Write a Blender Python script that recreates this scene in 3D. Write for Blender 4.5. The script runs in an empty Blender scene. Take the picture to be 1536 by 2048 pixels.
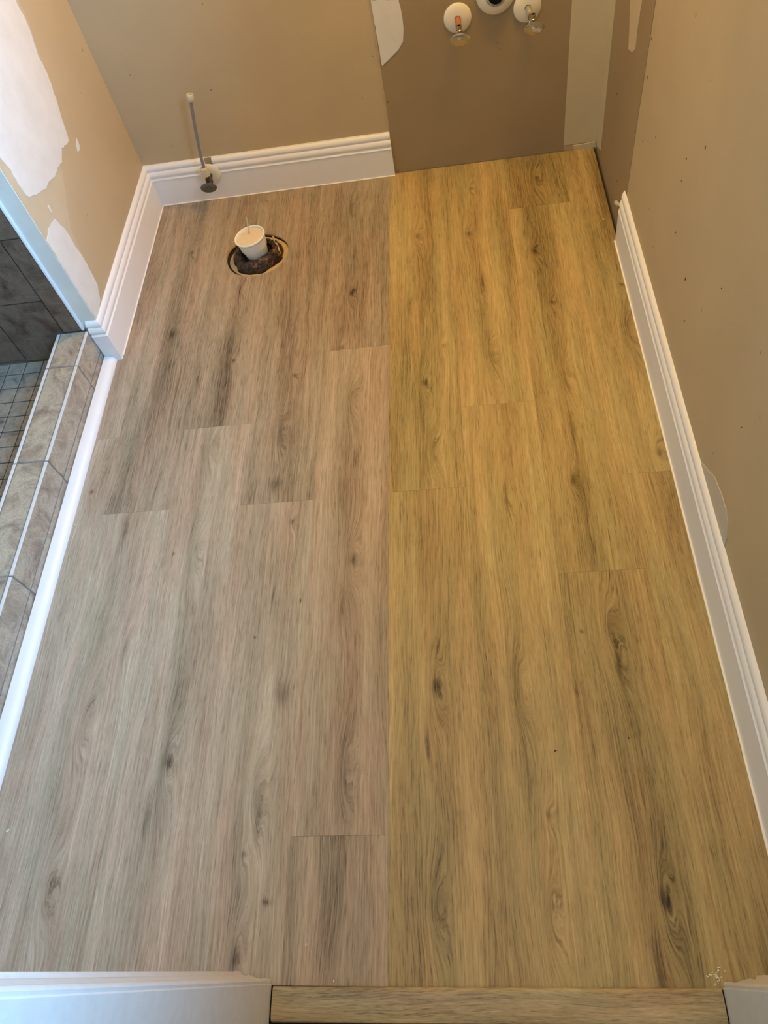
import bpy, bmesh, math, random
from mathutils import Vector, Matrix
from mathutils.geometry import tessellate_polygon
random.seed(7)
SC = bpy.context.scene
COL = SC.collection
R = math.radians

# ------------------------------------------------------------------ camera
cam_data = bpy.data.cameras.new('camera')
cam = bpy.data.objects.new('camera', cam_data)
COL.objects.link(cam)
cam.location = (0.19893, -2.19153, 1.40418)
cam.rotation_mode = 'XYZ'
cam.rotation_euler = (0.5624636, 0.1450419, 0.0057745)
cam_data.sensor_fit = 'VERTICAL'
cam_data.sensor_height = 24.0
cam_data.lens = 1457.1 / 2048.0 * 24.0
cam_data.clip_start = 0.02
SC.camera = cam

# ------------------------------------------------------------------ world, lamps, exposure
world = bpy.data.worlds.new('world')
SC.world = world
world.use_nodes = True
bg = world.node_tree.nodes['Background']
bg.inputs[0].default_value = (1.0, 0.82, 0.55, 1)
bg.inputs[1].default_value = 0.35

def area(name, loc, rot, sx, sy, power, colour, spread=180):
    d = bpy.data.lights.new(name, 'AREA')
    d.shape = 'RECTANGLE'; d.size = sx; d.size_y = sy
    d.energy = power; d.color = colour; d.spread = R(spread)
    o = bpy.data.objects.new(name, d); COL.objects.link(o)
    o.location = loc; o.rotation_euler = rot
    return o
# daylight entering through the window opening high in the right wall, near the door
area('window_daylight', (0.70, -1.62, 1.62), (0, R(90), 0), 0.74, 0.78, 54, (0.20, 0.53, 1.0), 125)
# warm bulbs of the vanity fixture over the sink place
for i, lx in enumerate((0.33, 0.45, 0.57)):
    d = bpy.data.lights.new('vanity_bulb', 'POINT'); d.energy = 10.0; d.color = (1.0, 0.58, 0.08); d.shadow_soft_size = 0.05
    o = bpy.data.objects.new('vanity_bulb', d); COL.objects.link(o); o.location = (lx, -0.24, 1.68)
SC.view_settings.view_transform = 'Standard'
SC.view_settings.look = 'None'
SC.view_settings.gamma = 1.0
SC.view_settings.exposure = 0.64
SC.view_settings.use_curve_mapping = False

# ------------------------------------------------------------------ node helpers
class NT:
    def __init__(s, tree): s.t = tree; s.n = tree.nodes; s.l = tree.links
    def put(s, node, i, v):
        if v is None: return
        if isinstance(v, bpy.types.NodeSocket): s.l.new(v, node.inputs[i])
        else: node.inputs[i].default_value = v
    def math(s, op, a, b=None, c=None, clamp=False):
        n = s.n.new('ShaderNodeMath'); n.operation = op; n.use_clamp = clamp
        s.put(n, 0, a); s.put(n, 1, b); s.put(n, 2, c)
        return n.outputs[0]
    def noise(s, vec, scale, detail=2, rough=0.5, dist=0.0):
        n = s.n.new('ShaderNodeTexNoise'); s.l.new(vec, n.inputs['Vector'])
        n.inputs['Scale'].default_value = scale; n.inputs['Detail'].default_value = detail
        n.inputs['Roughness'].default_value = rough; n.inputs['Distortion'].default_value = dist
        return n.outputs['Fac']
    def comb(s, x, y, z):
        n = s.n.new('ShaderNodeCombineXYZ'); s.put(n, 0, x); s.put(n, 1, y); s.put(n, 2, z)
        return n.outputs[0]
    def sep(s, v):
        n = s.n.new('ShaderNodeSeparateXYZ'); s.l.new(v, n.inputs[0]); return n.outputs
    def map(s, v, a, b, c=0.0, d=1.0, smooth=False):
        n = s.n.new('ShaderNodeMapRange'); n.clamp = True
        if smooth: n.interpolation_type = 'SMOOTHSTEP'
        s.put(n, 0, v); s.put(n, 1, a); s.put(n, 2, b); s.put(n, 3, c); s.put(n, 4, d)
        return n.outputs[0]
    def mix(s, f, a, b, mode='MIX'):
        n = s.n.new('ShaderNodeMix'); n.data_type = 'RGBA'; n.blend_type = mode
        s.put(n, 0, f)
        for i, v in ((6, a), (7, b)):
            if isinstance(v, bpy.types.NodeSocket): s.l.new(v, n.inputs[i])
            else: n.inputs[i].default_value = (v[0], v[1], v[2], 1)
        return n.outputs[2]
    def ramp(s, f, stops):
        n = s.n.new('ShaderNodeValToRGB'); s.l.new(f, n.inputs[0]); e = n.color_ramp.elements
        while len(e) < len(stops): e.new(0.5)
        for k, (p, c) in enumerate(stops): e[k].position = p; e[k].color = (c[0], c[1], c[2], 1)
        return n.outputs[0]
    def bump(s, h, strength, dist=0.001):
        n = s.n.new('ShaderNodeBump'); n.inputs['Strength'].default_value = strength; n.inputs['Distance'].default_value = dist
        s.l.new(h, n.inputs['Height']); return n.outputs[0]

def lin(r, g, b):
    f = lambda c: (c/255/12.92) if c/255 <= 0.04045 else ((c/255+0.055)/1.055)**2.4
    return (f(r), f(g), f(b))

def new_mat(name):
    m = bpy.data.materials.new(name); m.use_nodes = True
    t = NT(m.node_tree); b = m.node_tree.nodes['Principled BSDF']
    return m, t, b

def coords(t, kind='Object'):
    return t.n.new('ShaderNodeTexCoord').outputs[kind]
def wpos(t): return t.n.new('ShaderNodeNewGeometry').outputs['Position']

def simple(name, col, rough=0.5, metal=0.0, var=0.06, scale=30, bump=0.0, spec=None, transmission=0):
    m, t, b = new_mat(name)
    p = wpos(t)
    f = t.noise(p, scale, 3)
    c = t.mix(f, tuple(x*(1-var) for x in col), tuple(min(1, x*(1+var)) for x in col))
    t.l.new(c, b.inputs['Base Color'])
    b.inputs['Roughness'].default_value = rough; b.inputs['Metallic'].default_value = metal
    if spec is not None: b.inputs['Specular IOR Level'].default_value = spec
    if transmission: b.inputs['Transmission Weight'].default_value = transmission
    if bump: t.l.new(t.bump(t.noise(p, scale*6, 3), bump, 0.0006), b.inputs['Normal'])
    return m

# painted drywall with soft roller stipple, faint blotches and sparse scuff specks
def wall_mat(name, col, col2, blotch=3.0, rough=0.55, specks=0.785):
    m, t, b = new_mat(name); p = wpos(t)
    f = t.map(t.noise(p, blotch, 3, 0.55), 0.35, 0.65)
    c = t.mix(f, col, col2)
    sp = t.map(t.noise(p, 55, 1, 0.4), specks, specks+0.03)
    c = t.mix(t.math('MULTIPLY', sp, 0.55), c, lin(95, 75, 50))
    t.l.new(c, b.inputs['Base Color']); b.inputs['Roughness'].default_value = rough
    b.inputs['Specular IOR Level'].default_value = 0.35
    h = t.math('ADD', t.noise(p, 260, 2), t.math('MULTIPLY', t.noise(p, 12, 2), 2.0))
    t.l.new(t.bump(h, 0.22, 0.0012), b.inputs['Normal'])
    return m

PAINT = wall_mat('beige_paint', lin(196, 175, 138), lin(188, 168, 133))
BARE = wall_mat('unpainted_wall', lin(160, 140, 108), lin(153, 133, 101), specks=0.78)
SKIM = wall_mat('skim_coat', lin(203, 186, 154), lin(197, 178, 144), blotch=9, specks=0.95)
CREAM = wall_mat('cream_paint', lin(205, 192, 160), lin(196, 183, 150), specks=0.95)
MUD = wall_mat('joint_compound', lin(226, 222, 212), lin(218, 214, 203), blotch=14, specks=0.95)
CEIL = simple('ceiling_white', lin(225, 222, 212), 0.8)
WHITE = simple('white_trim_paint', lin(238, 235, 232), 0.34, var=0.02, bump=0.04)
CAULK_M = simple('white_caulk', lin(246, 240, 224), 0.4, var=0.03)
DOORWHITE = simple('worn_white_paint', lin(212, 208, 200), 0.42, var=0.10, scale=60, bump=0.12)

# ------------------------------------------------------------------ oak vinyl
def sock(tree, name, inout='INPUT', typ='NodeSocketFloat'):
    tree.interface.new_socket(name=name, in_out=inout, socket_type=typ)

def build_feature_group():
    g = bpy.data.node_groups.new('grain_feature', 'ShaderNodeTree')
    for n in ('X', 'Y', 'Warp', 'Dark', 'cx', 'cy', 'A', 'sx', 'sy', 'D', 'dx', 'dy'): sock(g, n)
    sock(g, 'Warp', 'OUTPUT'); sock(g, 'Dark', 'OUTPUT')
    t = NT(g); i = g.nodes.new('NodeGroupInput').outputs; o = g.nodes.new('NodeGroupOutput')
    x = t.math('SUBTRACT', i['X'], i['cx']); y = t.math('SUBTRACT', i['Y'], i['cy'])
    def gauss(sx, sy):
        a = t.math('DIVIDE', x, sx); c = t.math('DIVIDE', y, sy)
        r = t.math('ADD', t.math('MULTIPLY', a, a), t.math('MULTIPLY', c, c))
        return t.math('EXPONENT', t.math('MULTIPLY', r, -1.0))
    t.l.new(t.math('MULTIPLY_ADD', gauss(i['sx'], i['sy']), i['A'], i['Warp']), o.inputs[0])
    t.l.new(t.math('MULTIPLY_ADD', gauss(i['dx'], i['dy']), i['D'], i['Dark']), o.inputs[1])
    return g

def build_band_group():
    g = bpy.data.node_groups.new('grain_band', 'ShaderNodeTree')
    for n in ('X', 'Y', 'Dark', 'x0', 'slope', 'ymid', 'yhalf', 'w', 'S'): sock(g, n)
    sock(g, 'Dark', 'OUTPUT')
    t = NT(g); i = g.nodes.new('NodeGroupInput').outputs; o = g.nodes.new('NodeGroupOutput')
    dy = t.math('SUBTRACT', i['Y'], i['ymid'])
    x = t.math('SUBTRACT', t.math('SUBTRACT', i['X'], i['x0']), t.math('MULTIPLY', dy, i['slope']))
    a = t.math('DIVIDE', x, i['w']); c = t.math('DIVIDE', dy, i['yhalf'])
    c2 = t.math('MULTIPLY', c, c); c4 = t.math('MULTIPLY', c2, c2)
    e = t.math('EXPONENT', t.math('MULTIPLY', t.math('ADD', t.math('MULTIPLY', a, a), c4), -1.0))
    t.l.new(t.math('MULTIPLY_ADD', e, i['S'], i['Dark']), o.inputs[0])
    return g

def build_oak_group():
    """X across the plank, Y along it -> colour, height, roughness"""
    g = bpy.data.node_groups.new('oak_grain', 'ShaderNodeTree')
    for n in ('X', 'Y', 'Warp', 'Dark', 'Seed', 'Bright'): sock(g, n)
    sock(g, 'Tint', typ='NodeSocketColor')
    sock(g, 'Color', 'OUTPUT', 'NodeSocketColor'); sock(g, 'Height', 'OUTPUT')
    t = NT(g); i = g.nodes.new('NodeGroupInput').outputs; o = g.nodes.new('NodeGroupOutput')
    X, Y, S = i['X'], i['Y'], i['Seed']
    # slow wander of the grain
    w1 = t.noise(t.comb(t.math('MULTIPLY', X, 7.0), t.math('MULTIPLY', Y, 2.2), S), 1.0, 2)
    X2 = t.math('ADD', t.math('ADD', X, i['Warp']), t.math('MULTIPLY', t.math('SUBTRACT', w1, 0.5), 0.034))
    # broad tonal bands
    band = t.noise(t.comb(t.math('MULTIPLY', X2, 22.0), t.math('MULTIPLY', Y, 1.6), t.math('ADD', S, 3.1)), 1.0, 2, 0.5)
    hue = t.noise(t.comb(t.math('MULTIPLY', X2, 16.0), t.math('MULTIPLY', Y, 2.4), t.math('ADD', S, 9.7)), 1.0, 2, 0.5)
    # growth rings: fine lines following the warped field
    ring = t.noise(t.comb(t.math('MULTIPLY', X2, 290.0), t.math('MULTIPLY', Y, 2.6), t.math('ADD', S, 5.3)), 1.0, 3, 0.62)
    ringm = t.noise(t.comb(t.math('MULTIPLY', X2, 30.0), t.math('MULTIPLY', Y, 3.0), t.math('ADD', S, 1.3)), 1.0, 1)
    # pores: short dark dashes; fibres: fine light dashes
    pore = t.noise(t.comb(t.math('MULTIPLY', X2, 540.0), t.math('MULTIPLY', Y, 24.0), S), 1.0, 3, 0.65)
    fib = t.noise(t.comb(t.math('MULTIPLY', X2, 380.0), t.math('MULTIPLY', Y, 15.0), t.math('ADD', S, 7.7)), 1.0, 3, 0.65)
    porem = t.map(pore, 0.52, 0.70)
    # value
    v = t.map(band, 0.30, 0.70, 0.15, -0.15, False)
    v = t.math('ADD', v, t.math('MULTIPLY', t.math('SUBTRACT', ring, 0.5), t.map(ringm, 0.35, 0.65, 0.28, 0.75)))
    v = t.math('ADD', v, t.math('MULTIPLY', t.math('SUBTRACT', fib, 0.5), 0.74))
    v = t.math('SUBTRACT', v, t.math('MULTIPLY', porem, 0.24))
    v = t.math('SUBTRACT', v, i['Dark'])
    v = t.math('ADD', v, i['Bright'])
    v = t.math('ADD', v, 0.58, clamp=True)
    c = t.ramp(v, ((0.0, lin(52, 42, 32)), (0.22, lin(112, 98, 78)), (0.5, lin(158, 143, 119)), (0.78, lin(184, 170, 146)), (1.0, lin(208, 197, 175))))
    grey = t.mix(1.0, c, (0.95, 1.0, 0.97), 'MULTIPLY'); pink = t.mix(1.0, c, (1.03, 0.98, 0.95), 'MULTIPLY')
    c = t.mix(t.map(hue, 0.38, 0.62), grey, pink)
    c = t.mix(1.0, c, i['Tint'], 'MULTIPLY')
    t.l.new(c, o.inputs[0])
    t.l.new(t.math('SUBTRACT', t.math('MULTIPLY', ring, 0.4), porem), o.inputs[1])
    return g

FG, BG, OG = build_feature_group(), build_band_group(), build_oak_group()
KINDS = {  # warp amplitude, warp sx, sy, darkness, dark sx, sy
    'k':  (0.012, 0.010, 0.030, 0.34, 0.0055, 0.007),
    'K':  (0.018, 0.013, 0.050, 0.30, 0.008, 0.013),
    'KK': (0.026, 0.015, 0.075, 0.40, 0.008, 0.018),
    'e':  (0.022, 0.017, 0.085, 0.12, 0.014, 0.060),
    'E':  (0.028, 0.021, 0.090, 0.15, 0.016, 0.060),
    's':  (0.008, 0.012, 0.060, 0.26, 0.006, 0.045),
    'S':  (0.006, 0.020, 0.040, 0.26, 0.016, 0.022),
    'd':  (0.000, 0.010, 0.020, 0.42, 0.0028, 0.004),
    'd2': (0.004, 0.012, 0.015, 0.42, 0.009, 0.0055),
}
PATCH_A = [(-0.3358, 0.7604), (-0.2699, 0.7325), (-0.271, 0.6791), (-0.2962, 0.6228), (-0.2977, 0.5759), (-0.3229, 0.5207), (-0.346, 0.4751), (-0.364, 0.4412), (-0.4159, 0.4524), (-0.4518, 0.438), (-0.4923, 0.4434), (-0.5154, 0.4421), (-0.5482, 0.4502), (-0.5833, 0.452), (-0.6296, 0.4702), (-0.6644, 0.4837), (-0.6732, 0.5169), (-0.67, 0.5585), (-0.6806, 0.5918)]
PATCH_B = [(-0.6188, 0.3934), (-0.6601, 0.3995), (-0.6872, 0.3913), (-0.6887, 0.3438), (-0.6905, 0.2558), (-0.6937, 0.174), (-0.6912, 0.1269), (-0.6344, 0.1469), (-0.6057, 0.1744), (-0.5991, 0.2116), (-0.597, 0.2594), (-0.6009, 0.2974), (-0.6013, 0.3482)]
PATCH_C = [(0.0195, 0.5028), (0.0922, 0.4923), (0.097, 0.4552), (0.0964, 0.4177), (0.0916, 0.3901), (0.0766, 0.3712), (0.0496, 0.351), (0.0242, 0.3342), (0.0225, 0.3895), (0.0203, 0.4476)]
PATCH_D = [(-0.2214, 0.5053), (-0.3371, 0.5543), (-0.3422, 0.5257), (-0.3288, 0.4879), (-0.3344, 0.4488), (-0.3092, 0.4298), (-0.2661, 0.4137), (-0.25, 0.4519)]
PATCH_E = [(-1.3276, 0.1439), (-1.3543, 0.1608), (-1.3925, 0.185), (-1.4336, 0.1952), (-1.4721, 0.1949), (-1.4979, 0.1842), (-1.5121, 0.163), (-1.5156, 0.1371), (-1.4911, 0.1265)]
CHIP1 = [(-0.3168, 0.4211), (-0.3213, 0.4055), (-0.3294, 0.3963), (-0.3459, 0.4022), (-0.3363, 0.4147)]
CHIP2 = [(-0.6091, 0.426), (-0.61, 0.4069), (-0.6163, 0.4087), (-0.6158, 0.4251)]
CAULK = [(0.5801, 0.0153), (0.603, 0.0153), (0.6483, 0.0203), (0.6547, 0.0013), (0.6121, -0.0025), (0.5859, -0.0021)]
WEDGE = [(-0.0745, 0.0341), (-0.0547, 0.4348), (-0.0525, 0.4795), (0.2212, 0.3696), (-0.0189, 0.0114)]
FEATS = [(0.255, -0.133, 'k'), (0.235, -0.349, 'K'), (0.084, -0.33, 'K'), (0.417, -0.462, 'K'), (0.145, -0.791, 'k'), (0.056, -0.625, 's'), (0.091, -0.913, 'K'), (0.26, -0.56, 's'), (0.266, -0.824, 'e'), (0.441, -0.671, 'k'), (0.444, -0.927, 'e'), (0.438, -1.107, 's'), (0.628, -0.631, 'k'), (0.618, -0.793, 'e'), (0.619, -1.192, 'K'), (0.451, -0.131, 'e'), (-0.11, -0.548, 'K'), (-0.122, -0.147, 's'), (-0.13, -0.758, 'k'), (-0.627, -0.281, 'K'), (-0.433, -0.768, 'k'), (-0.253, -0.844, 'k'), (-0.632, -0.639, 'S'), (-0.447, -0.489, 's'), (-0.767, -0.495, 'd'), (-0.278, -1.026, 'e'), (-0.095, -0.942, 'e'), (-0.416, -0.027, 'e'), (-0.53, -0.827, 's'), (-0.758, -1.176, 'k'), (-0.458, -1.059, 'e'), (-0.278, -1.197, 'S'), (-0.227, -1.307, 'k'), (-0.643, -1.296, 's'), (-0.453, -1.372, 'e'), (-0.078, -1.417, 'KK'), (-0.104, -1.538, 's'), (-0.288, -1.588, 'd'), (-0.217, -1.717, 'S'), (-0.506, -1.372, 'd'), (-0.637, -1.764, 'e'), (-0.439, -1.846, 'KK'), (-0.466, -1.947, 's'), (-0.254, -1.895, 'E'), (-0.245, -1.956, 's'), (-0.266, -2.015, 'k'), (-0.215, -2.091, 'd2'), (-0.262, -2.175, 'KK'), (-0.638, -2.074, 'E'), (0.421, -1.249, 'K'), (0.268, -1.294, 's'), (0.097, -1.715, 'KK'), (0.443, -1.614, 'E'), (0.451, -1.693, 's'), (0.259, -1.722, 'e'), (0.39, -1.614, 'd'), (0.288, -1.957, 'k'), (0.461, -2.094, 'KK'), (0.076, -1.816, 's'), (0.084, -2.096, 'e'), (0.274, -2.116, 'e'), (0.433, -2.183, 's'), (-0.083, -1.875, 'e'), (0.106, -1.132, 'e'), (-0.195, -1.509, 'd'), (-0.579, -1.605, 's')]
BANDS = [(-0.114, -0.037, -0.104, -0.658, 0.03, 0.5), (0.102, -0.234, 0.085, -1.218, 0.022, 0.5), (0.249, -0.31, 0.261, -0.961, 0.018, 0.6), (0.417, -0.174, 0.436, -1.166, 0.02, 0.6), (0.637, -0.094, 0.607, -0.53, 0.03, 0.45), (0.107, -1.276, 0.104, -1.82, 0.02, 0.55), (0.469, -1.494, 0.446, -1.849, 0.022, 0.5), (0.464, -1.936, 0.475, -2.221, 0.03, 0.4), (-0.116, -1.988, -0.096, -2.205, 0.028, 0.4), (-0.659, -1.252, -0.618, -1.875, 0.025, 0.6), (-0.49, -1.006, -0.44, -1.879, 0.02, 0.5), (-0.464, -1.916, -0.45, -2.186, 0.03, 0.5), (-0.103, -0.916, -0.095, -1.662, 0.025, 0.4), (-0.093, -1.714, -0.102, -1.975, 0.03, 0.45), (-0.275, -2.007, -0.262, -2.185, 0.018, 0.6), (0.438, -1.237, 0.436, -1.48, 0.018, 0.6), (0.256, -1.262, 0.247, -1.843, 0.02, 0.35), (0.08, -1.838, 0.094, -2.204, 0.03, 0.4), (-0.45, -0.607, -0.446, -0.977, 0.03, 0.4), (-0.634, -0.494, -0.608, -0.993, 0.03, 0.35), (-0.651, -1.912, -0.608, -2.187, 0.02, 0.5), (-0.283, -1.283, -0.222, -1.73, 0.012, 0.4), (-0.288, -0.157, -0.256, -0.826, 0.02, 0.3), (-0.757, -1.043, -0.756, -1.199, 0.03, 0.5)]

def oak_plank_material(idx, x0, x1, y0, y1, bright, tint):
    m, t, b = new_mat('oak_plank_%02d' % idx)
    s = t.sep(wpos(t)); X, Y = s[0], s[1]
    # irregular shapes: slightly wobble the coordinates the knots are drawn in
    p = t.comb(t.math('MULTIPLY', X, 60.0), t.math('MULTIPLY', Y, 22.0), 0.0)
    Xn = t.math('MULTIPLY_ADD', t.math('SUBTRACT', t.noise(p, 1.0, 3, 0.6), 0.5), 0.012, X)
    p2 = t.comb(t.math('MULTIPLY', X, 50.0), t.math('MULTIPLY', Y, 22.0), 4.0)
    Yn = t.math('MULTIPLY_ADD', t.math('SUBTRACT', t.noise(p2, 1.0, 2, 0.6), 0.5), 0.020, Y)
    warp, dark = 0.0, 0.0
    for fx, fy, k in FEATS:
        if x0 <= fx < x1 and y0 - 0.01 <= fy < y1 + 0.01:
            A, sx, sy, D, dx, dy = KINDS[k]
            n = t.n.new('ShaderNodeGroup'); n.node_tree = FG
            for nm, v in (('X', Xn), ('Y', Yn), ('Warp', warp), ('Dark', dark), ('cx', fx), ('cy', fy), ('A', A), ('sx', sx), ('sy', sy), ('D', D), ('dx', dx), ('dy', dy)):
                t.put(n, nm, v)
            warp, dark = n.outputs[0], n.outputs[1]
    for bx0, by0, bx1, by1, w, S in BANDS:
        mx, my = (bx0+bx1)/2, (by0+by1)/2
        if x0 <= mx < x1 and y0 - 0.2 <= my < y1 + 0.2 and max(min(by0, by1), y0) < min(max(by0, by1), y1) - 0.03:
            n = t.n.new('ShaderNodeGroup'); n.node_tree = BG
            for nm, v in (('X', Xn), ('Y', Y), ('Dark', dark), ('x0', mx), ('slope', (bx1-bx0)/(by1-by0)), ('ymid', my), ('yhalf', abs(by1-by0)/2+0.05), ('w', w), ('S', S*0.27)):
                t.put(n, nm, v)
            dark = n.outputs[0]
    n = t.n.new('ShaderNodeGroup'); n.node_tree = OG
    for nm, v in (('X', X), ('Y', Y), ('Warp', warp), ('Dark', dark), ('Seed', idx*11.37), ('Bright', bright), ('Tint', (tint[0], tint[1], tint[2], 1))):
        t.put(n, nm, v)
    t.l.new(n.outputs[0], b.inputs['Base Color'])
    t.l.new(t.bump(n.outputs[1], 0.25, 0.0004), b.inputs['Normal'])
    b.inputs['Roughness'].default_value = 0.47
    b.inputs['Specular IOR Level'].default_value = 0.42
    return m

def threshold_material():
    m, t, b = new_mat('oak_threshold')
    s = t.sep(wpos(t))
    n = t.n.new('ShaderNodeGroup'); n.node_tree = OG
    for nm, v in (('X', t.math('MULTIPLY', s[1], 1.3)), ('Y', t.math('MULTIPLY', s[0], 2.2)), ('Warp', 0.0), ('Dark', 0.05), ('Seed', 77.7), ('Bright', 0.0), ('Tint', (1.04, 1.0, 0.84, 1))):
        t.put(n, nm, v)
    t.l.new(n.outputs[0], b.inputs['Base Color'])
    t.l.new(t.bump(n.outputs[1], 0.25, 0.0004), b.inputs['Normal'])
    b.inputs['Roughness'].default_value = 0.4
    return m

def stone_mat(name, cols, rough, scale=13.0, vein=0.5, seedk=7.0):
    """slate look: every tile gets its own part of the pattern through Object Info random"""
    m, t, b = new_mat(name)
    rnd = t.n.new('ShaderNodeObjectInfo').outputs['Random']
    p = wpos(t); s = t.sep(p); off = t.math('MULTIPLY', rnd, seedk*10)
    q = t.comb(t.math('ADD', s[0], off), t.math('ADD', s[1], t.math('MULTIPLY', off, 0.37)), t.math('MULTIPLY_ADD', s[2], 1.0, off))
    a = t.noise(q, scale, 6, 0.62, 1.2)
    c = t.ramp(t.map(a, 0.28, 0.70), tuple((k/(len(cols)-1), c_) for k, c_ in enumerate(cols)))
    v = t.noise(q, scale*1.1, 4, 0.6, 1.6)
    vm = t.map(t.math('ABSOLUTE', t.math('SUBTRACT', v, 0.5)), 0.0, 0.020, vein*0.55, 0.0)
    c = t.mix(vm, c, tuple(x*0.35 for x in cols[0]))
    rust = t.map(t.noise(q, scale*0.8, 3, 0.6), 0.55, 0.72, 0.0, 0.30)
    c = t.mix(rust, c, t.mix(0.5, c, lin(150, 105, 75)))
    fine = t.noise(q, 240, 2, 0.7)
    c = t.mix(t.map(fine, 0.35, 0.65, 0.0, 0.28), c, tuple(x*0.5 for x in cols[0]))
    t.l.new(c, b.inputs['Base Color'])
    t.l.new(t.map(a, 0.3, 0.7, rough-0.08, rough+0.1), b.inputs['Roughness'])
    t.l.new(t.bump(t.math('ADD', t.math('MULTIPLY', a, 3.0), t.math('SUBTRACT', v, vm)), 0.45, 0.0016), b.inputs['Normal'])
    return m
STONE_LIGHT = stone_mat('light_slate_tile', (lin(122, 102, 90), lin(168, 150, 128), lin(194, 178, 152), lin(156, 142, 126)), 0.38)
STONE_DARK = stone_mat('dark_slate_tile', (lin(72, 56, 46), lin(106, 88, 74), lin(124, 106, 90), lin(98, 82, 70)), 0.36)
STONE_PAN = stone_mat('mosaic_slate', (lin(92, 84, 76), lin(140, 130, 116), lin(162, 150, 134), lin(120, 110, 98)), 0.40, 14, 0.35)
TILE_EDGE = simple('glazed_tile_edge', lin(214, 208, 200), 0.30, var=0.10, scale=120, bump=0.1)
GROUT = simple('grey_grout', lin(120, 116, 112), 0.85, var=0.12, scale=200, bump=0.3)
GROUT_DARK = simple('dark_grout', lin(44, 42, 42), 0.9, var=0.15, scale=200)
CHROME = simple('chrome', lin(205, 200, 190), 0.16, 1.0, var=0.04)
DULL = simple('tarnished_brass', lin(105, 96, 78), 0.42, 0.85, var=0.35, scale=160, bump=0.1)
DARKCHROME = simple('dull_chrome', lin(120, 122, 118), 0.32, 0.9, var=0.15, scale=140)
COPPER = simple('copper', lin(205, 130, 95), 0.38, 0.75, var=0.18, scale=90)
PLASTIC_W = simple('white_plastic', lin(232, 226, 205), 0.36, var=0.03)
PLASTIC_Y = simple('aged_plastic', lin(205, 196, 168), 0.4, var=0.06, scale=80)
TUBE_M = simple('braided_grey_tube', lin(142, 140, 138), 0.42, 0.3, var=0.12, scale=300)
BLACK = simple('black_void', lin(14, 12, 10), 0.9)
FOAM = simple('foam_cup', lin(240, 238, 232), 0.55, var=0.02, scale=120, bump=0.1)
STRAW = simple('clear_straw', lin(240, 236, 225), 0.2, transmission=0.55)
CREAMSTUFF = simple('cream_foam_fill', lin(222, 204, 172), 0.7, var=0.06, scale=70, bump=0.3)
CORE = simple('pale_plank_core', lin(190, 164, 120), 0.8, var=0.32, scale=70)
SUBFLOOR = simple('dark_subfloor', lin(52, 40, 28), 0.85, var=0.3, scale=60)
CARPET = simple('speckled_carpet', lin(88, 80, 74), 0.95, var=0.5, scale=700, bump=0.6)
DOORSTOP = simple('metal_dark', lin(60, 58, 56), 0.4, 0.8)
def wax_material():
    m, t, b = new_mat('old_wax')
    p = wpos(t); a = t.noise(p, 90, 4, 0.65, 0.8)
    c = t.ramp(t.map(a, 0.36, 0.66), ((0, lin(12, 9, 7)), (0.55, lin(40, 27, 16)), (0.78, lin(96, 60, 30)), (1, lin(150, 98, 50))))
    t.l.new(c, b.inputs['Base Color']); b.inputs['Roughness'].default_value = 0.38
    t.l.new(t.bump(a, 0.9, 0.003), b.inputs['Normal'])
    return m
WAX = wax_material()

# ------------------------------------------------------------------ object helpers
def link(name, me, mats, parent=None, loc=None, rot=None):
    o = bpy.data.objects.new(name, me); COL.objects.link(o)
    for m in (mats if isinstance(mats, (list, tuple)) else [mats]): me.materials.append(m)
    if loc is not None: o.location = loc
    if rot is not None: o.rotation_euler = rot
    if parent is not None: o.parent = parent
    return o
def tag(o, label=None, cat=None, group=None, kind=None):
    if label: o['label'] = label
    if cat: o['category'] = cat
    if group: o['group'] = group
    if kind: o['kind'] = kind
    return o
def structure(o, label=None, cat='structure'):
    o['kind'] = 'structure'
    if label: o['label'] = label
    o['category'] = cat
    return o
def empty(name, loc, rot=(0, 0, 0)):
    o = bpy.data.objects.new(name, None); COL.objects.link(o); o.location = loc; o.rotation_euler = rot
    o.empty_display_size = 0.05
    return o
def done(bm, name, smooth=False):
    bmesh.ops.recalc_face_normals(bm, faces=bm.faces)
    me = bpy.data.meshes.new(name); bm.to_mesh(me); bm.free()
    if smooth:
        for p in me.polygons: p.use_smooth = True
        me.set_sharp_from_angle(angle=R(38))
    return me
def box_bm(x0, x1, y0, y1, z0, z1, bev=0.0, seg=1, bm=None):
    b = bm or bmesh.new()
    vs = [b.verts.new((x, y, z)) for x in (x0, x1) for y in (y0, y1) for z in (z0, z1)]
    fs = [b.faces.new([vs[i] for i in f]) for f in ((0, 1, 3, 2), (4, 6, 7, 5), (0, 4, 5, 1), (2, 3, 7, 6), (0, 2, 6, 4), (1, 5, 7, 3))]
    if bev:
        bmesh.ops.bevel(b, geom=list({e for f in fs for e in f.edges}), offset=bev, segments=seg, affect='EDGES')
    return b
def box(name, x0, x1, y0, y1, z0, z1, mat, parent=None, bev=0.0, seg=1):
    return link(name, done(box_bm(x0, x1, y0, y1, z0, z1, bev, seg), name), mat, parent)
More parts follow.
